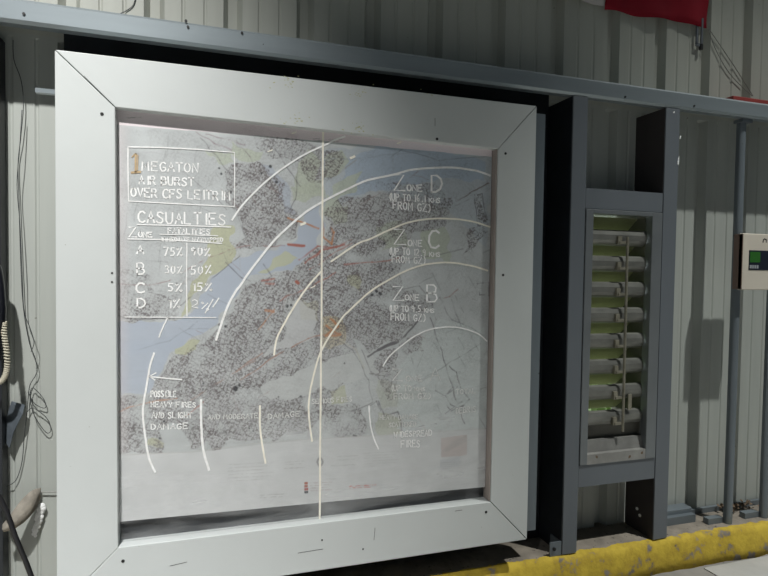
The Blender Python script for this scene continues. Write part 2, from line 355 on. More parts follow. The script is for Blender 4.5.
MB().box(1.30, 1.424, .0505, .12, .0, 1.395).build('side_casing', M['steel'], B)
o = MB().box(-.019, 1.525, .184, .194, ZL+.001, 1.525).build('black_board', M['black']); tag(o, 'black board on the wall behind the white map frame', 'board')
p, q = at(36, 91, .03), at(56, 95.5, .03); MB().box(p.x, .0, .022, .038, p.z-.005, p.z+.006).build('side_bracket', M['girt'], B)
for px, py in ((102, 114), (437, 139), (505.5, 153.5), (486, 512), (123, 561), (112, 282), (112, 273), (322, 540), (363, 549), (503, 275)):
    p = at(px, py, 0); m = MB(); r = .0042 if px not in (112, 322, 363) else .0025
    m.tube([(p.x, -.0012, p.z), (p.x, .004, p.z)], r, 10); m.build('screw', M['hole'], B)
# pencil scratches and dirt on the white rails
m = MB()
for a, b in (((84, 76), (113, 105)), ((375, 528), (374, 540)), ((298, 553), (323, 549)), ((435, 118), (435, 126)), ((170, 566), (187, 562)), ((455, 511), (462, 510))):
    p, q = at(*a, 0), at(*b, 0); m = MB(); m.ribbon([(p.x, p.z), (q.x, q.z)], .0012, 0.0, .0004); m.build('scratch', M['hole'], B)
m = MB()
for px, py, n in ((285, 82, 14), (360, 92, 16), (294, 120, 14), (358, 129, 18), (432, 96, 4)):
    for _ in range(n):
        p = at(px+random.gauss(0, 6), py+random.gauss(0, 3.), 0); s = random.uniform(.0008, .0024)
        if p.z > 1.258: m.ribbon([(p.x-s, p.z), (p.x+s, p.z+random.uniform(-s, s))], s, 0., .0003)
m.build('moss_stain', mat('moss', (.45, .45, .25), .9), B, kind='stuff')

# --- the printed sheet
def build_map():
    YM = .0272
    nx, nz = 760, 760
    xs = np.linspace(.125, 1.2165, nx); X, T = np.meshgrid(xs, np.linspace(0, 1, nz))
    zb = .1977+(xs-.137)*(.1776-.1977)/(1.218-.137); Z = zb[None, :]+(1.292-zb[None, :])*T
    d = np.stack([X-CAM[0], np.full_like(X, YM-CAM[1]), Z-CAM[2]], -1); w = d@AF
    PX = 384+FPX*(d@AR)/w; PY = 288-FPX*(d@AU)/w       # where each point of the sheet falls on the tracing
    def inside(poly, exact=False):
        r = np.zeros(X.shape, bool); n = len(poly)
        for i in range(n):
            (x1, y1), (x2, y2) = poly[i], poly[(i+1) % n]
            if y1 == y2: continue
            qx, qy = (PX, PY) if exact else (PXj, PYj); c = ((y1 > qy) != (y2 > qy)) & (qx < (x2-x1)*(qy-y1)/(y2-y1)+x1); r ^= c
        return r
    def blur(a, k):
        for ax in (0, 1):
            c = np.cumsum(np.pad(a, [(k, k) if i == ax else (0, 0) for i in (0, 1)], mode='wrap'), axis=ax)
            c = np.concatenate([np.zeros_like(np.take(c, [0], ax)), c], ax)
            n = a.shape[ax]; a = (np.take(c, range(2*k+1, 2*k+1+n), ax)-np.take(c, range(0, n), ax))/(2*k+1)
        return a
    def noise(k):
        a = blur(blur(rng.standard_normal(X.shape), k), k); return a/a.std()
    jx, jz = noise(8), noise(8)
    PXj, PYj = PX+1.6*jx, PY+1.6*jz
    C = np.empty(X.shape+(3,)); C[:] = (.545, .565, .565)
    C *= (1+.035*noise(14))[..., None]
    blue, green, grn2 = np.array((.44, .485, .56)), np.array((.52, .53, .36)), np.array((.51, .55, .45))
    def fill(poly, c, a=1., exact=False):
        k = inside(poly, exact); C[k] = C[k]*(1-a)+np.array(c)*a
    river = [(118, 322), (136, 320), (160, 324), (183, 318), (200, 298), (217, 275), (237, 258), (255, 256), (275, 250), (296, 238), (305, 214), (318, 206), (323, 222), (318, 245), (296, 266), (292, 271), (264, 274), (250, 279), (240, 290), (228, 306), (217, 325), (202, 334), (190, 340), (172, 352), (168, 362), (158, 376), (150, 392), (118, 396)]
    fill([(323, 150), (390, 138), (460, 146), (492, 158), (489, 250), (470, 232), (440, 205), (380, 190), (340, 205), (323, 208)], (.50, .545, .58), .85)
    fill([(345, 160), (390, 140), (440, 150), (482, 160), (484, 180), (440, 182), (400, 186), (352, 196), (335, 196)], (.42, .50, .60), .8)
    fill([(262, 165), (278, 190), (285, 215), (298, 214), (290, 190), (276, 168)], blue, .7)
    for q in ([(330, 190), (345, 176), (360, 172), (352, 192), (338, 200)], [(308, 150), (318, 160), (315, 186), (322, 198), (303, 196), (294, 190), (298, 160)],
              [(325, 196), (338, 198), (340, 214), (326, 216)], [(228, 141), (262, 152), (258, 160), (240, 160)], [(208, 152), (234, 152), (234, 163), (220, 163)],
              [(290, 186), (322, 182), (324, 200), (296, 202)], [(378, 226), (402, 222), (410, 246), (384, 250)], [(420, 230), (446, 226), (450, 262), (424, 262)],
              [(325, 158), (344, 150), (350, 160), (334, 176), (325, 180)], [(330, 212), (346, 206), (350, 220), (332, 224)]): fill(q, grn2, .85)
    fill([(212, 226), (233, 227), (234, 262), (214, 276), (196, 292), (186, 312), (180, 318), (188, 296), (206, 262)], green, .85)
    fill(river, blue, .95)
    for q in ([(175, 346), (201, 340), (198, 352), (178, 356)], [(148, 441), (164, 442), (164, 447), (148, 447)], [(259, 274), (284, 252), (300, 256), (284, 268)], [(328, 390), (346, 386), (350, 402), (332, 404)], [(350, 272), (360, 272), (360, 290), (352, 288)]): fill(q, green, .8)
    fill([(322, 316), (345, 322), (344, 345), (322, 346)], (.58, .50, .30), .7)
    fill([(300, 300), (316, 302), (318, 320), (300, 318)], (.55, .53, .36), .5)
    fill([(376, 412), (400, 418), (404, 440), (378, 436)], (.47, .49, .36), .6)
    fill([(374, 380), (430, 390), (432, 402), (380, 408)], (.50, .52, .44), .6)
    fill([(440, 320), (487, 330), (487, 430), (400, 430), (395, 370)], (.60, .645, .635), .75)
    # built up areas: a fine scatter of ink, denser in patches, part of it on street grids
    urb = np.zeros(X.shape)
    def town(poly, dens): k = inside(poly); urb[k] = np.maximum(urb[k], dens)
    town([(152, 386), (170, 362), (200, 346), (222, 326), (242, 292), (266, 277), (296, 270), (302, 246), (324, 246), (345, 250), (372, 272), (395, 300), (400, 330), (370, 352), (352, 372), (330, 400), (322, 420), (300, 432), (262, 440), (230, 442), (216, 452), (205, 440), (192, 452), (182, 432), (160, 428), (150, 410)], .95)
    town([(118, 398), (150, 394), (166, 452), (118, 454)], .75)
    town([(228, 166), (258, 160), (282, 182), (284, 206), (300, 212), (296, 236), (270, 246), (240, 252), (225, 225)], .95)
    town([(240, 125), (300, 135), (300, 160), (270, 160)], .55)
    town([(324, 150), (346, 152), (336, 172), (324, 186)], .8); town([(298, 140), (324, 150), (322, 186), (308, 184), (300, 160)], .7)
    town([(334, 200), (380, 196), (420, 196), (450, 200), (450, 224), (416, 232), (404, 250), (400, 290), (350, 280), (326, 246), (326, 214)], .8)
    town([(464, 229), (478, 226), (490, 234), (476, 246), (464, 252)], 1.); town([(474, 196), (482, 194), (486, 226), (480, 226)], .7)
    town([(400, 342), (420, 336), (424, 352), (404, 356)], .9); town([(384, 350), (396, 350), (398, 400), (388, 398), (370, 372)], .75)
    town([(324, 300), (396, 288), (440, 300), (400, 340), (350, 350), (330, 340)], .75)
    town([(118, 272), (150, 274), (160, 318), (118, 322)], .55); town([(152, 296), (182, 292), (176, 320), (150, 322)], .55)
    town([(322, 404), (360, 404), (366, 432), (350, 440), (324, 436)], .75); town([(376, 180), (440, 186), (448, 226), (400, 236), (380, 210)], .5)
    town([(118, 150), (150, 160), (150, 300), (118, 300)], .10)
    town([(118, 128), (323, 144), (492, 158), (489, 430), (300, 442), (118, 454)], .15)
    k = inside(river); urb[k] = 0.
    hole = [(285, 322), (298, 300), (315, 312), (314, 338), (280, 350), (262, 358), (262, 352), (290, 338)]
    for q in (hole, [(260, 386), (330, 358), (372, 352), (378, 372), (340, 384), (300, 398), (270, 402)], [(355, 340), (366, 344), (374, 368), (370, 380), (360, 362)], [(166, 424), (184, 432), (194, 452), (164, 452)], [(222, 205), (236, 208), (246, 236), (238, 244), (226, 232)]): urb[inside(q)] *= .12
    fill(hole, (.56, .56, .56), .7); fill([(260, 386), (330, 358), (372, 352), (378, 372), (340, 384), (300, 398), (270, 402)], (.56, .57, .56), .6)
    dens = np.clip(urb*(1+.30*noise(10)), 0, 1)
    f1 = blur(rng.standard_normal(X.shape), 1); fine = .95*f1/f1.std()+.3*rng.standard_normal(X.shape)+.3*noise(4)
    th = np.radians(28); u = (PX*np.cos(th)+PY*np.sin(th)); v = (-PX*np.sin(th)+PY*np.cos(th))
    gridl = ((np.mod(u+1.5*noise(10), 4.6) < .9) | (np.mod(v+1.5*noise(10), 3.6) < .8))
    ink = np.clip(dens*(.16+.46*(fine > .35)+.36*(fine > .95)+.40*gridl), 0, .92)
    dark = np.array((.125, .11, .11)); C[:] = C*(1-ink[..., None])+dark*ink[..., None]
    # town tint
    C[:] = C*(1-.10*dens[..., None])+np.array((.42, .36, .37))*.10*dens[..., None]
    def line(pts, c, wd=.5, a=.8, wob=0.):
        for (x1, y1), (x2, y2) in zip(pts, pts[1:]):
            dx, dy = x2-x1, y2-y1; t = np.clip(((PX-x1)*dx+(PY-y1)*dy)/(dx*dx+dy*dy), 0, 1)
            q = np.hypot(PX+wob*jx-x1-t*dx, PY+wob*jz-y1-t*dy); k = np.clip((wd+.65-q), 0, 1)*min(1, a*1.2)
            C[:] = C*(1-k[..., None])+np.array(c)*k[..., None]
    ink_d, red, org = (.13, .12, .13), (.40, .12, .08), (.50, .22, .09)
    for pts, c, wd, a in (
        ([(118, 284), (150, 286), (170, 280), (196, 264), (228, 250), (250, 246), (284, 246)], (.33, .2, .2), .35, .7),
        ([(118, 316), (140, 320), (165, 318), (200, 290), (232, 262), (240, 256)], ink_d, .4, .6), ([(140, 349), (170, 340), (186, 330), (196, 322)], (.3, .33, .38), .4, .6),
        ([(226, 262), (242, 278), (250, 282)], ink_d, .4, .7), ([(288, 244), (304, 245)], red, 1.3, .75), ([(288, 218), (300, 222), (318, 228)], org, .7, .75),
        ([(322, 222), (324, 236), (332, 244), (334, 232), (328, 224)], org, .8, .7), ([(306, 262), (322, 250), (345, 245)], red, 1.0, .6), ([(300, 259), (318, 246), (336, 248), (352, 240)], red, .8, .5),
        ([(310, 270), (330, 256), (352, 244)], red, .6, .45), ([(280, 300), (310, 287), (336, 272)], red, .5, .55), ([(240, 380), (276, 356), (308, 338), (340, 332)], (.36, .17, .11), .5, .7), ([(345, 265), (372, 262), (400, 259)], red, .5, .55),
        ([(326, 326), (340, 334), (326, 336), (338, 326), (330, 320)], org, .8, .7), ([(258, 330), (274, 310)], org, .5, .6), ([(236, 372), (262, 352)], (.4, .22, .15), .5, .6), ([(266, 310), (273, 312)], org, 1.2, .6),
        ([(118, 412), (150, 402), (176, 398)], (.50, .25, .14), .6, .65), ([(190, 400), (232, 374), (262, 356)], (.34, .22, .18), .5, .6), ([(186, 416), (204, 402)], red, .4, .5), ([(214, 394), (240, 382)], ink_d, .4, .5),
        ([(264, 264), (272, 276)], ink_d, .4, .6), ([(297, 281), (299, 283)], red, 1.4, .8), ([(262, 281), (274, 279)], red, .9, .5), ([(266, 284), (274, 284)], red, .9, .5),
        ([(488, 183), (470, 194), (456, 202)], (.2, .15, .14), .5, .8), ([(474, 196), (482, 194), (488, 226), (478, 226), (474, 196)], ink_d, .35, .7), ([(368, 356), (386, 346), (406, 336), (416, 324), (420, 318)], ink_d, .8, .8), ([(378, 350), (398, 341)], ink_d, 1.5, .85),
        ([(430, 318), (444, 360), (456, 400), (464, 424)], ink_d, .4, .75), ([(452, 300), (462, 330)], ink_d, .3, .6), ([(440, 300), (452, 320), (476, 330), (484, 336)], ink_d, .35, .5), ([(400, 396), (428, 376), (470, 350), (480, 344)], ink_d, .3, .5), ([(412, 358), (420, 384), (424, 400)], ink_d, .3, .5),
        ([(478, 284), (488, 282), (488, 295), (480, 295), (478, 284)], ink_d, .35, .6), ([(440, 300), (450, 296), (458, 290)], (.3, .14, .12), .5, .5), ([(450, 366), (456, 372), (460, 388), (470, 400), (458, 410), (450, 404), (444, 396), (452, 388)], ink_d, .45, .75), ([(436, 384), (436, 390), (442, 396)], ink_d, .4, .7),
        ([(440, 398), (456, 388)], ink_d, .4, .7), ([(446, 414), (462, 402)], ink_d, .4, .6), ([(446, 404), (452, 412), (466, 404)], ink_d, .5, .7), ([(378, 402), (384, 416), (398, 412), (402, 430)], ink_d, .5, .65), ([(368, 406), (376, 402), (380, 410)], ink_d, .4, .6), ([(352, 412), (372, 402)], ink_d, .4, .5),
        ([(340, 342), (352, 350), (360, 362), (368, 380), (372, 400)], ink_d, .35, .6), ([(338, 338), (356, 350), (364, 368)], (.5, .48, .4), .6, .5), ([(362, 350), (372, 372), (378, 378)], ink_d, .35, .6),
        ([(260, 130), (280, 156), (300, 186)], ink_d, .35, .6), ([(236, 140), (250, 156), (262, 184), (272, 205), (280, 222)], (.25, .22, .22), .4, .6), ([(298, 160), (296, 200), (290, 214)], ink_d, .35, .6), ([(222, 196), (236, 212), (246, 238)], ink_d, .3, .5), ([(234, 208), (246, 214), (256, 240)], ink_d, .3, .5),
        ([(196, 132), (214, 144), (232, 150)], (.3, .22, .24), .5, .55), ([(206, 134), (228, 140), (244, 144)], (.28, .2, .22), .5, .55), ([(200, 138), (220, 160), (232, 176)], ink_d, .35, .5), ([(184, 172), (198, 184), (214, 196), (226, 210)], ink_d, .35, .5), ([(118, 152), (240, 156)], (.4, .4, .4), .3, .4),
        ([(118, 188), (240, 194), (240, 300)], (.42, .42, .42), .3, .4), ([(150, 120), (152, 320)], (.45, .45, .45), .3, .4), ([(394, 140), (392, 172)], (.35, .38, .4), .3, .4), ([(400, 150), (440, 160), (492, 156)], ink_d, .35, .45), ([(323, 160), (360, 158), (420, 152)], (.3, .33, .38), .4, .45),
        ([(352, 300), (378, 296), (398, 322)], ink_d, .35, .5), ([(400, 290), (420, 286), (432, 302), (436, 320)], ink_d, .4, .5), ([(330, 180), (345, 168), (356, 160)], (.35, .33, .3), .6, .5), ([(398, 260), (440, 256), (462, 248)], ink_d, .35, .5)):
        line(pts, c, wd, a, .5)
    for _ in range(26):   # short field roads on the right side of the sheet
        x, y = random.uniform(420, 486), random.uniform(205, 425); s = random.choice((-.5, 1.9)); l = random.uniform(8, 26)
        line([(x, y), (x+l/math.hypot(1, s), y+l*s/math.hypot(1, s))], ink_d, .25, .4, .4)
    for _ in range(60):
        x, y = random.uniform(160, 420), random.uniform(150, 430); th = random.choice((.5, -.62, -1.1, 1.0, -.55))+random.gauss(0, .15); l = random.uniform(6, 30)
        line([(x, y), (x+.5*l*math.cos(th)+random.gauss(0, 1), y+.5*l*math.sin(th)), (x+l*math.cos(th), y+l*math.sin(th))], random.choice((ink_d, ink_d, (.26, .14, .12))), .15, .38, .4)
    for _ in range(16):
        x, y = random.uniform(122, 222), random.uniform(150, 300); s = random.choice((.1, -8, -7)); l = random.uniform(8, 22)
        line([(x, y), (x+l/math.hypot(1, s), y+l*s/math.hypot(1, s))], ink_d, .25, .3, .4)
    for x, y, r in ((220, 168, 1.2), (222, 174, 1.4), (231, 192, 1.6), (272, 167, 1.8), (276, 182, 1.6), (262, 174, 1), (236, 389, 2.), (239, 386, 1.4), (227, 395, 1), (203, 383, 1.2), (203, 389, 1), (287, 306, 1.6), (291, 306, 1.4), (300, 397, 1.3), (278, 398, 1), (163, 422, 1.2), (160, 439, 1.2), (202, 424, 1), (356, 436, 1.6), (354, 435, 1.2), (362, 431, .9), (314, 449, 1.4), (250, 428, 1), (254, 431, .9), (376, 292, 2.0), (380, 294, 1.8), (372, 296, 1.5), (391, 255, 1.6), (383, 243, 1.2), (392, 270, 1.2), (335, 344, 1.1), (344, 364, 1), (242, 333, .8), (220, 325, 1.8), (225, 326, 1.5), (240, 350, .8)):
        k = np.clip(r+.4-np.hypot(PX-x+.6*jx, PY-y+.6*jz), 0, 1)*.9; C[:] = C*(1-k[..., None])+np.array((.03, .03, .035))*k[..., None]
    # sheet margins, with reflections tinted in at top and left
    mar = lambda a, b, x: a[1]+(b[1]-a[1])*(x-a[0])/(b[0]-a[0])
    low = np.where(PX < 200, mar((118, 454), (200, 452), PX), np.where(PX < 300, mar((200, 452), (300, 440), PX), mar((300, 440), (490, 429), PX)))
    k = PY > low; C[k] = (np.array((.60, .605, .605))*(1+.02*noise(10))[..., None])[k]
    edge = np.where(PX < 323, mar((118, 125), (323, 141), PX), mar((323, 141), (492, 157), PX)); k = PY < edge
    C[k] = C[k]*.25+np.array((.86, .745, .77))*.8  # pink top margin, lightened to stand for reflection in the plastic
    pk = np.clip((132-PX)/14, 0, 1)*.45*(PY < low); C[:] = C*(1-pk[..., None])+np.array((.68, .60, .60))*pk[..., None]  # pink painted along the left edge as the plastic's reflection
    def textlines(x0, y0, x1, y1, n, c=(.30, .29, .28), a=.55):
        for i in range(n):
            y = y0+(y1-y0)*(i+.5)/n; q = (np.abs(PY-y-(PX-x0)*-.055) < .55) & (PX > x0) & (PX < x1-(i % 3)*(x1-x0)*.12) & (fine > -.5); C[q] = C[q]*(1-a)+np.array(c)*a
    textlines(228, 463, 274, 483, 6, a=.28); textlines(284, 461, 304, 466, 2, a=.4); textlines(284, 466, 306, 471, 1, a=.5); textlines(336, 455, 358, 462, 2, a=.4); textlines(330, 463, 356, 469, 1, a=.5); textlines(364, 452, 400, 468, 6, a=.22)
    textlines(260, 494, 286, 499, 2, a=.5); textlines(310, 482, 332, 492, 4, (.3, .2, .2), .4); textlines(349, 485.5, 377, 489, 2, (.5, .12, .09), .8); textlines(326, 478, 336, 480, 1, a=.5)
    textlines(125, 116, 142, 120, 1, a=.6); textlines(313, 138, 324, 142, 2, a=.5); textlines(326, 139, 342, 143, 2, a=.4)
    for i, c in enumerate(((.38, .10, .05), (.36, .08, .05), (.34, .05, .04), (.03, .03, .04))): fill([(304.5, 482+i*3), (308, 481.9+i*3), (308, 484.3+i*3), (304.5, 484.4+i*3)], c, 1., True)
    fill([(441, 438), (467, 434.5), (467, 455), (441, 457.5)], (.53, .46, .44), .8, True); fill([(455, 440), (467, 435), (467, 441), (447, 452), (441, 452)], (.42, .39, .38), .5, True)
    fill([(440, 460), (460, 457), (460, 466), (440, 470)], (.52, .53, .55), .7, True); textlines(440, 462, 462, 470, 4, a=.3)
    line([(118, 455), (190, 452), (262, 443), (300, 440), (400, 434), (489, 428.5)], (.5, .49, .47), .4, .5)
    ring = np.abs(np.hypot(PX-320, (PY-462)*.75)-2.6) < .9; C[ring] = C[ring]*.4+.06
    # gentle waves of the sheet
    Yv = YM+.00012*np.sin(X*6+Z*9)+.00008*np.sin(X*3-Z*21)
    me = bpy.data.meshes.new('map_sheet')
    co = np.stack([X-.68, Yv, Z], -1).reshape(-1, 3)
    i = np.arange(nz*nx).reshape(nz, nx); q = np.stack([i[:-1, :-1], i[:-1, 1:], i[1:, 1:], i[1:, :-1]], -1).reshape(-1, 4)
    me.from_pydata(co.tolist(), [], q.tolist())
    ca = me.color_attributes.new('print', 'FLOAT_COLOR', 'POINT')
    ca.data.foreach_set('color', np.concatenate([np.clip(C, 0, 1), np.ones(C.shape[:2]+(1,))], -1).reshape(-1).astype(np.float32))
    me.polygons.foreach_set('use_smooth', [True]*len(me.polygons)); me.materials.append(M['map']); me.update()
    o = bpy.data.objects.new('map_sheet', me); col.objects.link(o); o.parent = B
build_map()

# --- clear sheets, their bright joint
YP = .0265
sx = at(323, 134, YP).x; sx2 = at(319.6, 518, YP).x
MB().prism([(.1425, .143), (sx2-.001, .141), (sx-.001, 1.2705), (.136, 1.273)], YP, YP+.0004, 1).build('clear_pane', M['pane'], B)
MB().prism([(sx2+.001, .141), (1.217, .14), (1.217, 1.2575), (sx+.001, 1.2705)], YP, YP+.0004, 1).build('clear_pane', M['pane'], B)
m = MB(); m.ribbon([(sx2+(sx-sx2)*k/12+random.uniform(-.0006, .0006), .141+1.125*k/12) for k in range(13)], .0056, YP, .0012)
m.build('pane_joint', M['ink_cream'], B)

# --- handwriting: single stroke letters in a 0.62 x 1 box
GL = {
 'A': [[(0, 0), (.3, 1), (.6, 0)], [(.12, .38), (.5, .38)]], 'B': [[(0, 0), (0, 1), (.38, 1), (.52, .85), (.48, .62), (.3, .53), (0, .52)], [(.3, .53), (.52, .42), (.58, .22), (.45, .03), (0, 0)]],
 'C': [[(.58, .84), (.42, .98), (.2, .95), (.04, .7), (.02, .35), (.15, .06), (.38, 0), (.58, .12)]], 'D': [[(.02, 0), (.02, 1), (.3, .97), (.52, .75), (.58, .45), (.48, .15), (.25, 0), (.02, 0)]],
 'E': [[(.55, 1), (0, 1), (0, 0), (.56, 0)], [(0, .52), (.42, .52)]], 'F': [[(.55, 1), (0, 1), (0, 0)], [(0, .52), (.42, .52)]],
 'G': [[(.56, .84), (.4, .98), (.18, .94), (.03, .65), (.04, .3), (.2, .02), (.45, .04), (.56, .2), (.56, .42), (.34, .42)]], 'H': [[(0, 0), (0, 1)], [(.55, 0), (.55, 1)], [(0, .5), (.55, .5)]],
 'I': [[(.28, 0), (.28, 1)]], 'K': [[(0, 0), (0, 1)], [(.52, 1), (0, .42)], [(.16, .56), (.55, 0)]], 'L': [[(0, 1), (0, 0), (.5, 0)]], 'M': [[(0, 0), (.06, 1), (.32, .35), (.58, 1), (.64, 0)]],
 'N': [[(0, 0), (.02, 1), (.52, 0), (.54, 1)]], 'O': [[(.3, 1), (.08, .85), (0, .5), (.08, .13), (.3, 0), (.5, .13), (.58, .5), (.5, .86), (.3, 1)]], 'P': [[(0, 0), (0, 1), (.4, .98), (.55, .76), (.42, .52), (0, .48)]],
 'R': [[(0, 0), (0, 1), (.4, .98), (.54, .76), (.4, .53), (0, .5)], [(.24, .5), (.58, 0)]], 'S': [[(.54, .86), (.36, 1), (.12, .95), (.06, .72), (.26, .54), (.48, .4), (.54, .18), (.36, 0), (.12, .02), (0, .16)]],
 'T': [[(0, 1), (.6, 1)], [(.3, 1), (.3, 0)]], 'U': [[(0, 1), (.02, .25), (.16, 0), (.4, 0), (.54, .25), (.56, 1)]], 'V': [[(0, 1), (.28, 0), (.56, 1)]], 'W': [[(0, 1), (.14, 0), (.32, .65), (.5, 0), (.64, 1)]],
 'X': [[(0, 0), (.56, 1)], [(0, 1), (.56, 0)]], 'Y': [[(0, 1), (.28, .5), (.56, 1)], [(.28, .5), (.28, 0)]], 'Z': [[(0, .98), (.56, 1), (0, 0), (.62, .02)]],
 '0': [[(.28, 1), (.06, .8), (.03, .3), (.26, 0), (.48, .25), (.5, .75), (.28, 1)]], '1': [[(.14, .82), (.3, 1), (.28, 0)]], '2': [[(.04, .8), (.24, 1), (.48, .86), (.44, .55), (0, 0), (.54, .02)]],
 '3': [[(.04, .92), (.3, 1), (.48, .8), (.24, .55), (.5, .35), (.42, .06), (.05, .05)]], '5': [[(.5, 1), (.1, 1), (.06, .56), (.34, .6), (.5, .35), (.36, .04), (.02, .04)]], '6': [[(.42, 1), (.12, .62), (.04, .25), (.25, 0), (.48, .2), (.34, .46), (.06, .34)]],
 '7': [[(0, 1), (.52, 1), (.16, 0)]], '9': [[(.48, .72), (.28, .98), (.06, .8), (.14, .54), (.4, .56), (.5, .8), (.42, 0)]], '%': [[(.62, 1), (.06, 0)], [(.12, .98), (.02, .82), (.14, .7), (.24, .84), (.12, .98)], [(.56, .3), (.46, .14), (.58, .02), (.68, .16), (.56, .3)]],
 '.': [[(.22, 0), (.28, .05)]], '(': [[(.4, 1.05), (.22, .75), (.2, .3), (.38, -.05)]], ')': [[(.16, 1.05), (.36, .75), (.36, .3), (.14, -.05)]], '/': [[(.5, 1), (.1, 0)]], ' ': [],
}
def pz(px, py): p = at(px, py, YP); return (p.x, p.z)
def write(mb, text, a, b, h, w=.0026, jit=.25, slant=0.):
    """text from pixel a to pixel b along its baseline, capitals h pixels tall; lower case = small capitals"""
    n = len(text); L = math.dist(a, b); ux, uy = (b[0]-a[0])/L, (b[1]-a[1])/L
    adv = [(.50 if c in '.I1() ' else .92 if c in 'MW%' else .78 if not c.islower() else .72) for c in text]; tot = sum(adv)-.16; s = 0.
    for c, ad in zip(text, adv):
        hh = h*(.62 if c.islower() else 1)*random.uniform(.93, 1.06); cw = L/tot; wd = cw/.78*.78
        dy = random.uniform(-jit, jit)
        for st in GL[c.upper()]:
            pts = []
            for gx, gy in st:
                x = (s+gx*.98)*cw+slant*gy*h; pts.append((a[0]+ux*x+random.uniform(-jit, jit)*.5, a[1]+uy*x-gy*hh+dy+random.uniform(-jit, jit)*.5))
            mb.ribbon([pz(*q) for q in pts], w*random.uniform(1.3, 1.6), YP, .0003)
        s += ad
def stroke(mb, pts, w=.004, smooth=True):
    P = [Vector((*pz(*q), 0)) for q in pts]; P = smooth_curve(P, 5) if smooth and len(P) > 2 else P
    mb.ribbon([(p.x+random.uniform(-.0003, .0003), p.y+random.uniform(-.0003, .0003)) for p in P], w, YP, .0007)
rings = [
 ('zone_arc', 'ink', .0050, [[(345, 136.5), (335, 140), (325, 145), (300, 157), (270, 178), (247, 200), (238, 211), (232, 220)], [(219, 298), (213, 307)], [(168, 317), (163, 327), (159, 337)], [(154, 353), (150, 366), (148, 377.5), (145.5, 392), (143.5, 404), (143, 416), (145.5, 438), (149, 458), (155, 472)]]),
 ('zone_arc', 'ink', .0062, [[(490, 175.6), (482, 172.5), (472, 170), (452, 167.5), (430, 168), (410, 170), (394, 174.5), (370, 179.5), (357, 184.5), (324, 201), (302, 215), (276.5, 238), (260, 258), (249, 272.5), (240, 286), (236, 291), (227, 308), (216, 340)], [(201, 400), (201, 416.5), (202, 438), (204, 453), (209, 470)]]),
 ('zone_arc', 'ink_cream', .0054, [[(490, 227), (472, 221.4), (450, 218.7), (428, 219), (406.5, 223), (388, 230.5), (370, 239), (357, 244), (331, 261.5)], [(321, 271.5), (309, 285), (300, 297.5), (292, 310), (285.6, 321), (277, 338), (274, 355)], [(260, 406), (260, 426), (262, 443), (265.5, 463)]]),
 ('zone_arc', 'ink_cream', .0054, [[(487.6, 270.6), (472, 266), (450, 262.6), (428, 264), (410, 269), (392, 278), (370, 291.6), (350, 310), (342, 318), (326, 342), (318.4, 358), (313, 378), (310, 392), (308.6, 408), (310, 426.5), (312, 441)]]),
 ('zone_arc', 'ink', .0044, [[(486.7, 341), (477.6, 333.5), (461, 328), (445, 327), (428, 330), (414, 336.5), (403, 344.7), (390, 355.6), (383, 366)], [(369, 406), (370, 421), (373, 436), (378.5, 449)]]),
]
for nme, mk, w, segs in rings:
    for s in segs:
        m = MB(); stroke(m, s, w if len(s) > 3 else w*.7); m.build(nme, M[mk], B)
def cap(name, mk, items, strokes=(), parent=B):
    for it in items:
        m = MB(); write(m, *it); m.build(name, M[mk], parent)
    for s in strokes:
        m = MB(); stroke(m, s[0], s[1], False); m.build(name.split('_')[0]+'_rule' if len(items) else name, M[mk], parent)
cap('zone_caption', 'ink', [('Z', (394, 190.3), (405, 190.8), 15.5, .0036), ('one', (407, 190.8), (422, 191.3), 10, .0030), ('D', (431, 192), (443, 191), 17, .0042), ('(UP TO 16.1 kms', (389, 200.2), (440, 202.6), 7, .0026), ('FROM GZ)', (393, 208.5), (430, 212), 7.5, .0026)])
cap('zone_caption', 'ink', [('Z', (394, 244.6), (406, 245.2), 15, .0034), ('one', (408, 245.8), (422, 246.2), 10, .0026), ('C', (428.5, 248.5), (440, 248), 17, .0042), ('(UP TO 12.9 kms', (389, 254), (440, 256.8), 6.5, .0022), ('FROM GZ)', (392, 262), (425, 264), 6.5, .0022)])
cap('zone_caption', 'ink', [('Z', (393, 300.5), (404, 300.6), 13.5, .0030), ('one', (405, 300.2), (419, 300.6), 9, .0024), ('B', (427, 301.5), (438, 302), 17, .0038), ('(UP TO 9.5 kms', (389, 311), (434, 312.6), 6, .0022), ('FROM GZ)', (391, 320), (425, 321.5), 7, .0022)])
cap('zone_caption', 'ink_faint', [('Z', (392.5, 380.5), (403, 380.8), 12, .0026), ('one', (406, 381.2), (422, 381), 8.5, .0022), ('A', (430, 381), (441, 380.5), 13, .0022), ('(UP TO kms', (391, 391), (425, 391), 5.5, .0022), ('FROM GZ)', (394, 399), (430, 399), 5.5, .0022)])
cap('effects_note', 'ink_faint', [('TOTAL', (456, 394), (476, 393), 4.5, .0018), ('DEBRIS', (456, 413.5), (476, 411.5), 5.5, .0018), ('HEAVY DAMAGE', (380, 419.5), (418, 419), 4.5, .0018), ('SCATTERED', (389, 427), (416, 426), 4.5, .0018)])
cap('effects_note', 'ink', [('WIDESPREAD', (394, 437.5), (432, 435.5), 5.5, .0021), ('FIRES', (401, 447.5), (420, 447), 6.5, .0022)])
cap('effects_note', 'ink', [('POSSIBLE', (151, 397), (176, 397), 6, .0021), ('HEAVY FIRES', (151, 407), (196, 407), 5, .0019), ('AND SLIGHT', (152, 418), (192, 418), 5.5, .0019), ('DAMAGE', (151, 429.5), (188, 428.5), 5.5, .0021)])
cap('effects_note', 'ink_faint', [('AND MODERATE', (208, 419.5), (258, 418), 4.5, .0018), ('DAMAGE', (268, 419), (300, 416), 5, .0018), ('SERIOUS FIRES', (312, 404), (352, 401), 4.5, .0018)])
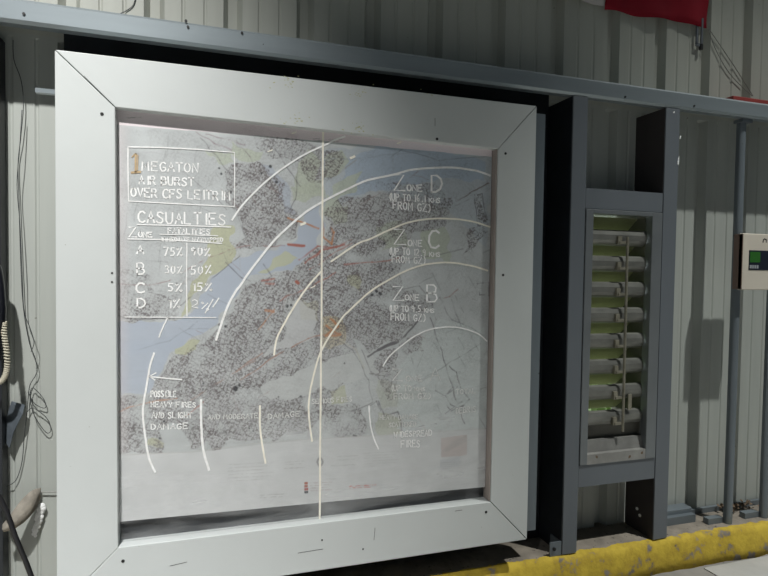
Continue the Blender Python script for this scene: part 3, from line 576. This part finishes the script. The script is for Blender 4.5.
cap('burst_note', 'ink', [('MEGATON', (142, 170.5), (199, 172.5), 9, .0026), ('AIR BURST', (139, 184), (194, 186), 8, .0026), ('OVER CFS LEITRIM', (131, 196.3), (231, 200.5), 8.5, .0026)],
    [([(128, 147), (160, 147.5), (200, 149.5), (234.5, 152.5), (234.6, 178), (234.5, 206.5), (180, 204), (128.5, 201), (128, 172), (128, 147)], .0030)])
cap('burst_numeral', 'ink_tan', [], [([(135.5, 172), (135.8, 154)], .0050), ([(131.5, 172.6), (140.5, 171.8)], .0056), ([(132, 157), (135.5, 153.5), (138, 156)], .0030), ([(137.6, 170), (137.8, 157)], .0024)])
cap('casualty_table', 'ink', [('CASUALTIES', (138, 222.3), (226, 225), 11, .0030), ('Z', (129, 237), (137, 237), 10, .0028), ('one', (138.5, 237), (152, 237.2), 8, .0024), ('FATALITIES', (168, 233.2), (210, 234.4), 5, .0022), ('IMMEDIATE W/TRAPPED', (161, 241), (223, 241.8), 3.8, .0018),
    ('A', (137, 254), (144, 254), 8.5, .0030), ('75%', (164, 255.5), (183, 256), 8, .0026), ('90%', (191, 255), (211, 256), 8, .0026), ('B', (137, 274), (145, 274), 10.5, .0030), ('30%', (165, 273.5), (183, 273.5), 8, .0024), ('50%', (191, 274.5), (212, 273.5), 8, .0026),
    ('C', (136, 292.5), (145, 292.5), 10, .0034), ('5%', (168, 291), (183, 292), 8, .0026), ('15%', (192, 290.5), (213, 291.5), 8, .0024), ('D', (137, 307.5), (146, 307.5), 9, .0030), ('1%', (168, 308), (181, 308), 8.5, .0024), ('2%', (192, 306.5), (210, 311), 8, .0022)],
    [([(137, 224.6), (180, 225.5), (231, 227)], .0030), ([(128, 239), (161, 239.6), (190, 241.2), (222, 243.4)], .0030), ([(160, 234.4), (190, 235), (218, 236)], .0022), ([(187, 243), (186.6, 280), (187, 316)], .0030), ([(125, 317), (170, 317.2), (216, 317.6)], .0024), ([(213, 299.5), (205, 313)], .0030)])
cap('arrow_mark', 'ink', [], [([(150, 376.5), (166, 378.2), (182, 379.6)], .0034), ([(156, 372.8), (149.5, 376.4), (155, 380)], .0034)])
m = MB()
for px, py in ((352.5, 157.5), (303, 224), (313, 287), (270, 151), (294, 133), (399, 143)):   # dabs of correction paint
    m = MB(); p = pz(px, py); m.ribbon([(p[0]-.006, p[1]-.002), (p[0]+.002, p[1]+.001), (p[0]+.006, p[1]+.004)], .007 if px in (352.5, 303) else .003, YP); m.build('paint_dab', M['ink_cream'], B)

# ------------------------------------------------------------------ louvred vent
V = thing('louvre_vent', 'tall narrow metal louvred vent with open blades between the wide grey studs', 'vent', (1.75, YS, .21))
FX0, FX1, FZ0, FZ1, OX0, OX1, OZ0, OZ1 = 1.592, 1.9165, .205, 1.092, 1.622, 1.872, .283, 1.077
MB().box(FX0, OX0, YS-.004, YS+.03, FZ0, FZ1).build('frame_bar', M['vframe'], V, bevel=.002)
MB().box(OX1, FX1, YS-.004, YS+.03, FZ0, FZ1).build('frame_bar', M['vframe'], V, bevel=.002)
MB().box(OX0, OX1, YS-.004, YS+.03, OZ1, FZ1).build('frame_bar', M['vframe'], V, bevel=.002)
MB().prism([(YS-.003, FZ0), (YS-.003, FZ0+.035), (YS+.012, FZ0+.037), (YS+.02, OZ0), (YS+.03, OZ0), (YS+.03, FZ0)], OX0, OX1, 0).build('sill', M['alu2'], V)
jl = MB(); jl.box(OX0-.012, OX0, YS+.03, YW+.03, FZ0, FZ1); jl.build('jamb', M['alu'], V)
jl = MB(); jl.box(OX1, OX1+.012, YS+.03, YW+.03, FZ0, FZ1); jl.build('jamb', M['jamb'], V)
MB().box(OX0, OX1, YS+.03, YW+.03, FZ1-.012, FZ1).build('jamb_head', M['alu'], V)
MB().box(OX0, OX1, YS+.03, YW+.03, FZ0, OZ0-.03).build('jamb_sill', M['alu2'], V)
PITCH_B = .0918
for i in range(8):
    zc = 1.026-PITCH_B*i           # upper lip of the blade
    y0 = .066
    m = MB(); th = .0022
    prof = [(y0+.012, zc), (y0+.003, zc-.004), (y0-.002, zc-.018), (y0-.001, zc-.036), (y0+.004, zc-.046), (y0+.014, zc-.053), (y0+.024, zc-.056)]
    m.prism(prof+[(y+th*1.4, z+th*.2) for y, z in prof[::-1]], OX0+.002, OX1-.006, 0)
    sl = m.build('blade', M['alu'], V)
    bx = MB(); bx.box(1.735, 1.751, y0-.010, y0+.002, zc-.050, zc-.022); bx.box(1.740, 1.768, y0-.014, y0-.008, zc-.048, zc-.040); bx.build('pivot_clip', M['rod'], sl)
    gs = MB(); zz = zc+.018
    gs.prism([(.118, zz+.030), (.122, zz+.031), (.214, zz-.045), (.210, zz-.047)], OX0+.001, OX1-.001, 0); gs.build('foliage_light_slat', M['green'], V)  # added slat; its green stands for foliage light off the blade backs
MB().box(OX0+.001, OX1-.001, .092, .097, OZ0-.028, .362).build('dark_cover', M['jamb'], V)  # dark plate added to cover the lit sill under the last blade
m = MB(); m.tube([(1.771, .052, 1.002), (1.773, .052, .31)], .0048, 8); m.build('linkage_rod', M['rod'], V)
MB().box(1.80, 1.815, .058, .063, .385, .44).build('crank_link', M['rod'], V)
# outdoors behind the vent
lw = MB().prism([(-6, .45), (8, .45), (8, 9), (-6, 9)], -.5, -.4, 2).build('ground', M['lawn'], kind='structure'); lw['label'] = 'grass outside behind the vent'
m = MB()
for _ in range(2600):
    x, y, z = random.uniform(-.5, 4.5), random.uniform(2.2, 3.0), random.uniform(-.4, 1.5); s = random.uniform(.03, .06)
    n = Vector((random.gauss(0, 1), random.gauss(0, 1), random.gauss(0, 1))).normalized(); a = n.orthogonal().normalized()*s; b = n.cross(a)*.6
    c = Vector((x, y, z)); m.bm.faces.new([m.bm.verts.new(c+v) for v in (a, b, -a, -b)])
tag(m.build('hedge', M['hedge']), 'green hedge leaves outside glimpsed through the louvred vent', 'hedge', kind='stuff')

# ------------------------------------------------------------------ alarm keypad
K = thing('alarm_keypad', 'cream wall keypad with a small green display, cut by the right edge', 'keypad', (2.36, .07, .82))
MB().box(2.283, 2.45, .048, .068, .819, 1.029).build('back_box', M['brown'], K, bevel=.002)
MB().box(2.281, 2.452, .030, .048, .817, 1.031).build('cover', M['cream'], K, bevel=.003)
MB().box(2.281, 2.2835, .0305, .068, .82, 1.028).build('side_panel', M['brown'], K)
MB().box(2.313, 2.44, .0285, .031, .893, .968).build('display_bezel', M['navy'], K, bevel=.001)
MB().box(2.317, 2.368, .0275, .0288, .922, .962).build('display', M['lcd'], K)
for k in range(4): MB().box(2.3165+.0115*k, 2.3255+.0115*k, .027, .0288, .899, .912).build('button', M['keys'], K)
m = MB(); m.ribbon([(2.382, 1.000), (2.3835, 1.009), (2.389, 1.013), (2.396, 1.010)], .005, .0302, .0006); m.ribbon([(2.3985, 1.012), (2.3985, 1.000)], .004, .0302, .0006); m.build('maker_mark', M['hole'], K)

# ------------------------------------------------------------------ flag and things on the upper wall
F = thing('flag', 'red flag with a white part hung flat on the corrugated wall above the girt', 'flag', (1.95, .165, 1.85))
def cloth(x0, x1, zlow, ztop, nx, nz, f):
    m = MB(); R = []
    for i in range(nx+1):
        x = x0+(x1-x0)*i/nx; zb = f(x)
        R.append([m.bm.verts.new((x, .183+.006*math.sin(x*34+j*.35)+.004*math.sin(x*15-j*.8), zb+(ztop-zb)*j/nz)) for j in range(nz+1)])
    for A, Bq in zip(R, R[1:]):
        for j in range(nz): m.bm.faces.new((A[j], Bq[j], Bq[j+1], A[j+1]))
    return m
fa, fb, fc = at(605, 10, .183), at(708, 27, .183), at(575, 0, .183)
redlow = lambda x: fa.z+(fb.z-fa.z)*(x-fa.x)/(fb.x-fa.x)+.0035*math.sin(x*22)
o = cloth(fa.x, fb.x, 0, 2.45, 60, 24, redlow).build('red_band', M['red'], F, smooth=True); s = o.modifiers.new('cloth', 'SOLIDIFY'); s.thickness = .0015
o = cloth(1.25, fa.x-.001, 0, 2.45, 60, 24, lambda x: fa.z+.016+(fa.z+.016-fc.z)*(x-fa.x)/(fa.x-fc.x)*.5).build('white_field', M['flagwhite'], F, smooth=True); s = o.modifiers.new('cloth', 'SOLIDIFY'); s.thickness = .0015
S = thing('hanging_strap', 'short grey metal strap hanging below the red flag corner', 'strap', (2.168, .15, 1.75))
m = MB(); a, b, c = at(697, 27, .184).x, at(703, 27, .184).x, at(700, 46, .184).z; m.box(a, a+.008, .184, .190, c+.006, c+.11); m.box(b-.006, b+.002, .184, .190, c+.003, c+.11); m.box(a, b+.002, .184, .190, c, c+.010); m.build('loop', M['stud'], S)
m = MB(); p = at(701, 46, .186); m.tube([(p.x, .186, p.z+.006), (p.x, .186, p.z-.014)], .008); m.build('end_knob', M['hole'], S)
T = thing('slack_string', 'thin slack grey string from the flag corner down to the girt', 'string', (2.24, .17, 1.60))
for k, pts in enumerate((((708, 29), (716, 50), (730, 74), (752, 96)), ((709, 29), (722, 48), (738, 72), (753, 96)))):
    m = MB(); m.tube(smooth_curve([at(*p, .194) for p in pts]), .0016, 6); m.build('strand', M['wirelight'], T)
o = MB().box(2.255, 2.75, .07, .15, ZG1+.001, ZG1+.022).build('red_bar', M['redbox'], bevel=.003); tag(o, 'dark red bar lying on top of the girt at the right', 'bar')
m = MB(); m.tube(smooth_curve([(p.x, .197, p.z) for p in (at(136, -6, .19), at(133, 4, .19), at(127, 9, .19), at(119, 13, .19))]), .0014, 6)
tag(m.build('thin_wire', M['wire']), 'thin wire on the upper wall above the girt, top left', 'wire')

# ------------------------------------------------------------------ left side clutter
P = thing('wall_telephone', 'black wall telephone at the left edge with a beige coiled cord', 'telephone', (-.18, .12, .72))
m = MB(); m.tube(smooth_curve([(-.172, .118, .875), (-.163, .108, .85), (-.156, .102, .80), (-.156, .102, .74), (-.164, .112, .70)]), [.010, .012, .015, .017, .018, .018, .018, .018, .018, .018, .018, .018, .018, .018, .019, .019, .020, .020, .020, .021, .021, .022, .022, .020, .016], 12); m.build('handset', M['phone'], P, smooth=True)
MB().box(-.32, -.172, .122, .149, .50, .88).build('body', M['phone'], P, bevel=.006)
base = smooth_curve([at(4, 322, .10), at(4.5, 335, .10), at(6.5, 350, .10), at(7.2, 366, .10), at(5, 376, .10), at(0, 382, .10), at(-8, 380, .10)], 30)
m = MB(); coil = []
for i, p in enumerate(base):
    a = i*1.15; tt = (base[min(i+1, len(base)-1)]-base[max(i-1, 0)]).normalized(); n1 = tt.cross(Vector((0, 1, 0))).normalized()
    coil.append(p+.0055*(n1*math.cos(a)+Vector((0, 1, 0))*math.sin(a)))
m.tube(coil, .0024, 6); m.build('coiled_cord', M['cord'], P, smooth=True)
def wire(pts, r, label, mk='wire', name='loose_wire', y=.188, grp=None):
    m = MB(); m.tube(smooth_curve([at(*p, y+random.uniform(-.006, .004)) for p in pts]), r, 6)
    return tag(m.build(name, M[mk], smooth=True), label, 'wire', grp)
wire([(13, 40), (14, 60), (21, 80), (23.5, 104), (21, 135), (18, 165), (19, 200), (20, 240), (22, 290), (25, 320), (30, 345), (35, 358), (37, 372), (30, 385), (28, 400), (27, 412), (24, 440), (22, 462), (16, 480), (6, 487)], .0011, 'longest thin dark wire down the wall left of the white frame', grp='thin wires left of the frame')
wire([(22, 110), (19.5, 150), (17, 185), (20, 225), (22, 270), (24, 310), (30, 328), (34, 342), (31, 352)], .0010, 'second thin wire beside the long wire left of the frame, ending in mid wall', y=.17, grp='thin wires left of the frame')
wire([(28, 392), (34, 403), (43, 408), (46, 406), (43, 398), (33, 388), (30, 396), (33, 412), (40, 425), (47, 433), (51, 430), (48, 420), (40, 412), (32, 408), (27, 412)], .0011, 'tangled loops of thin wire above the brown strap', grp='thin wires left of the frame')
m = MB(); v = [at(12, 401, .178), at(25, 405, .168), at(23, 414, .162), at(14, 432, .165), at(10, 448, .172), at(4, 440, .185), at(6, 420, .188)]
fv = [m.bm.verts.new(x) for x in v]; m.bm.faces.new((fv[0], fv[1], fv[2], fv[6])); m.bm.faces.new((fv[6], fv[2], fv[3], fv[5])); m.bm.faces.new((fv[5], fv[3], fv[4]))
o = m.build('tape_flap', M['tape']); s = o.modifiers.new('t', 'SOLIDIFY'); s.thickness = .0015; tag(o, 'loose flap of grey tape peeling off the wall left of the frame', 'tape')
m = MB(); top = smooth_curve([at(40, 488, .193), at(31, 491, .165), at(20, 502, .15), at(10, 516, .14), at(3, 525, .138)], 5); bot = smooth_curve([at(40, 497, .193), at(35, 509, .158), at(25, 521, .14), at(13, 529, .13), at(4, 531, .134)], 5)
A = [m.bm.verts.new(x) for x in top]; Bv = [m.bm.verts.new(x) for x in bot]; Cv = [m.bm.verts.new((a+b)/2+Vector((0, -.006, 0))) for a, b in zip(top, bot)]
for i in range(len(A)-1): m.bm.faces.new((A[i], A[i+1], Cv[i+1], Cv[i])); m.bm.faces.new((Cv[i], Cv[i+1], Bv[i+1], Bv[i]))
o = m.build('brown_strap', M['leather'], smooth=True); s = o.modifiers.new('t', 'SOLIDIFY'); s.thickness = .003; tag(o, 'dusty brown strap hanging from a wall hook at lower left', 'strap')
m = MB(); m.tube([at(37, 492, .19), at(58, 492, .19)], .0016, 6); tag(m.build('thin_rod', M['wirelight']), 'thin horizontal rod on the wall above the white foam', 'rod')
m = MB()
for k in range(26):
    t = k/25; px, py = 41.5-7*t+random.uniform(-2.6, 2.6)*(1-.3*t), 506+29*t+random.uniform(-1, 1); r = random.uniform(.006, .0105)*(1-.3*t)
    bmesh.ops.create_icosphere(m.bm, subdivisions=2, radius=r, matrix=Matrix.Translation(at(px, py, .190)) @ Matrix.Diagonal((1, .7, 1.1, 1)))
tag(m.build('foam_blob', M['foam'], smooth=True), 'white blob of expanding foam stuck on the wall at lower left', 'foam')
m = MB(); m.tube(smooth_curve([at(-6, 490, .10), at(4, 505, .095), at(16, 538, .09), at(26, 562, .09), at(34, 585, .09), at(40, 612, .09)]), .0065, 8)
tag(m.build('black_cable', M['cable'], smooth=True), 'thick black cable slanting down at the lower left corner', 'cable')
m = MB()
for _ in range(70):
    x, y = random.uniform(2.36, 2.56), random.uniform(.13, .185); s = random.uniform(.006, .014); n = Vector((random.gauss(0, .6), random.gauss(0, .6), 1)).normalized(); a = n.orthogonal().normalized()*s; b = n.cross(a)*.6
    c = Vector((x, y, ZL+.014+random.uniform(0, .016))); m.bm.faces.new([m.bm.verts.new(c+v) for v in (a, b, -a, -b)])
tag(m.build('dry_leaves', M['leaf']), 'dry leaves piled at the wall foot between the thin posts', 'leaves', kind='stuff')

# ------------------------------------------------------------------ light
def spot(name, loc, target, power, angle, blend, radius, colr):
    l = bpy.data.lights.new(name, 'SPOT'); l.energy = power; l.spot_size = math.radians(angle); l.spot_blend = blend; l.shadow_soft_size = radius; l.color = colr
    o = bpy.data.objects.new(name, l); col.objects.link(o); o.location = loc
    o.rotation_euler = (Vector(target)-Vector(loc)).to_track_quat('-Z', 'Y').to_euler()
spot('hall_lamp', (-.35, -2.0, 3.70), (-.50, .1, .33), 790, 55, 1., .05, (1., .995, .975))
spot('bay_lamp', (3.05, -1.5, 5.0), (2.2, -.5, -.2), 900, 41, 1., .04, (.98, 1., .96))
spot('bounce_fill', (-.2, -2.3, 3.6), (-.1, -1.55, -.2), 1250, 50, .8, .3, (.93, .98, 1.))  # added unseen spot; lights the floor so its bounce fills the shade
wd = bpy.data.worlds.new('world'); scn.world = wd; wd.use_nodes = True; nt = wd.node_tree
bg = nt.nodes['Background']; tc = nt.nodes.new('ShaderNodeTexCoord'); sp = nt.nodes.new('ShaderNodeSeparateXYZ'); nt.links.new(tc.outputs['Generated'], sp.inputs[0])
rp = nt.nodes.new('ShaderNodeMapRange'); rp.inputs[1].default_value = -.05; rp.inputs[2].default_value = .10; nt.links.new(sp.outputs['Y'], rp.inputs[0])
mx = nt.nodes.new('ShaderNodeMix'); mx.data_type = 'RGBA'; nt.links.new(rp.outputs[0], mx.inputs['Factor'])
mx.inputs[6].default_value = (.045, .054, .060, 1); mx.inputs[7].default_value = (2.4, 2.6, 2.6, 1)
nt.links.new(mx.outputs[2], bg.inputs['Color']); bg.inputs['Strength'].default_value = 1.

vs = scn.view_settings; vs.view_transform = 'Standard'; vs.look = 'None'; vs.exposure = 0.; vs.gamma = 1.; vs.use_curve_mapping = False
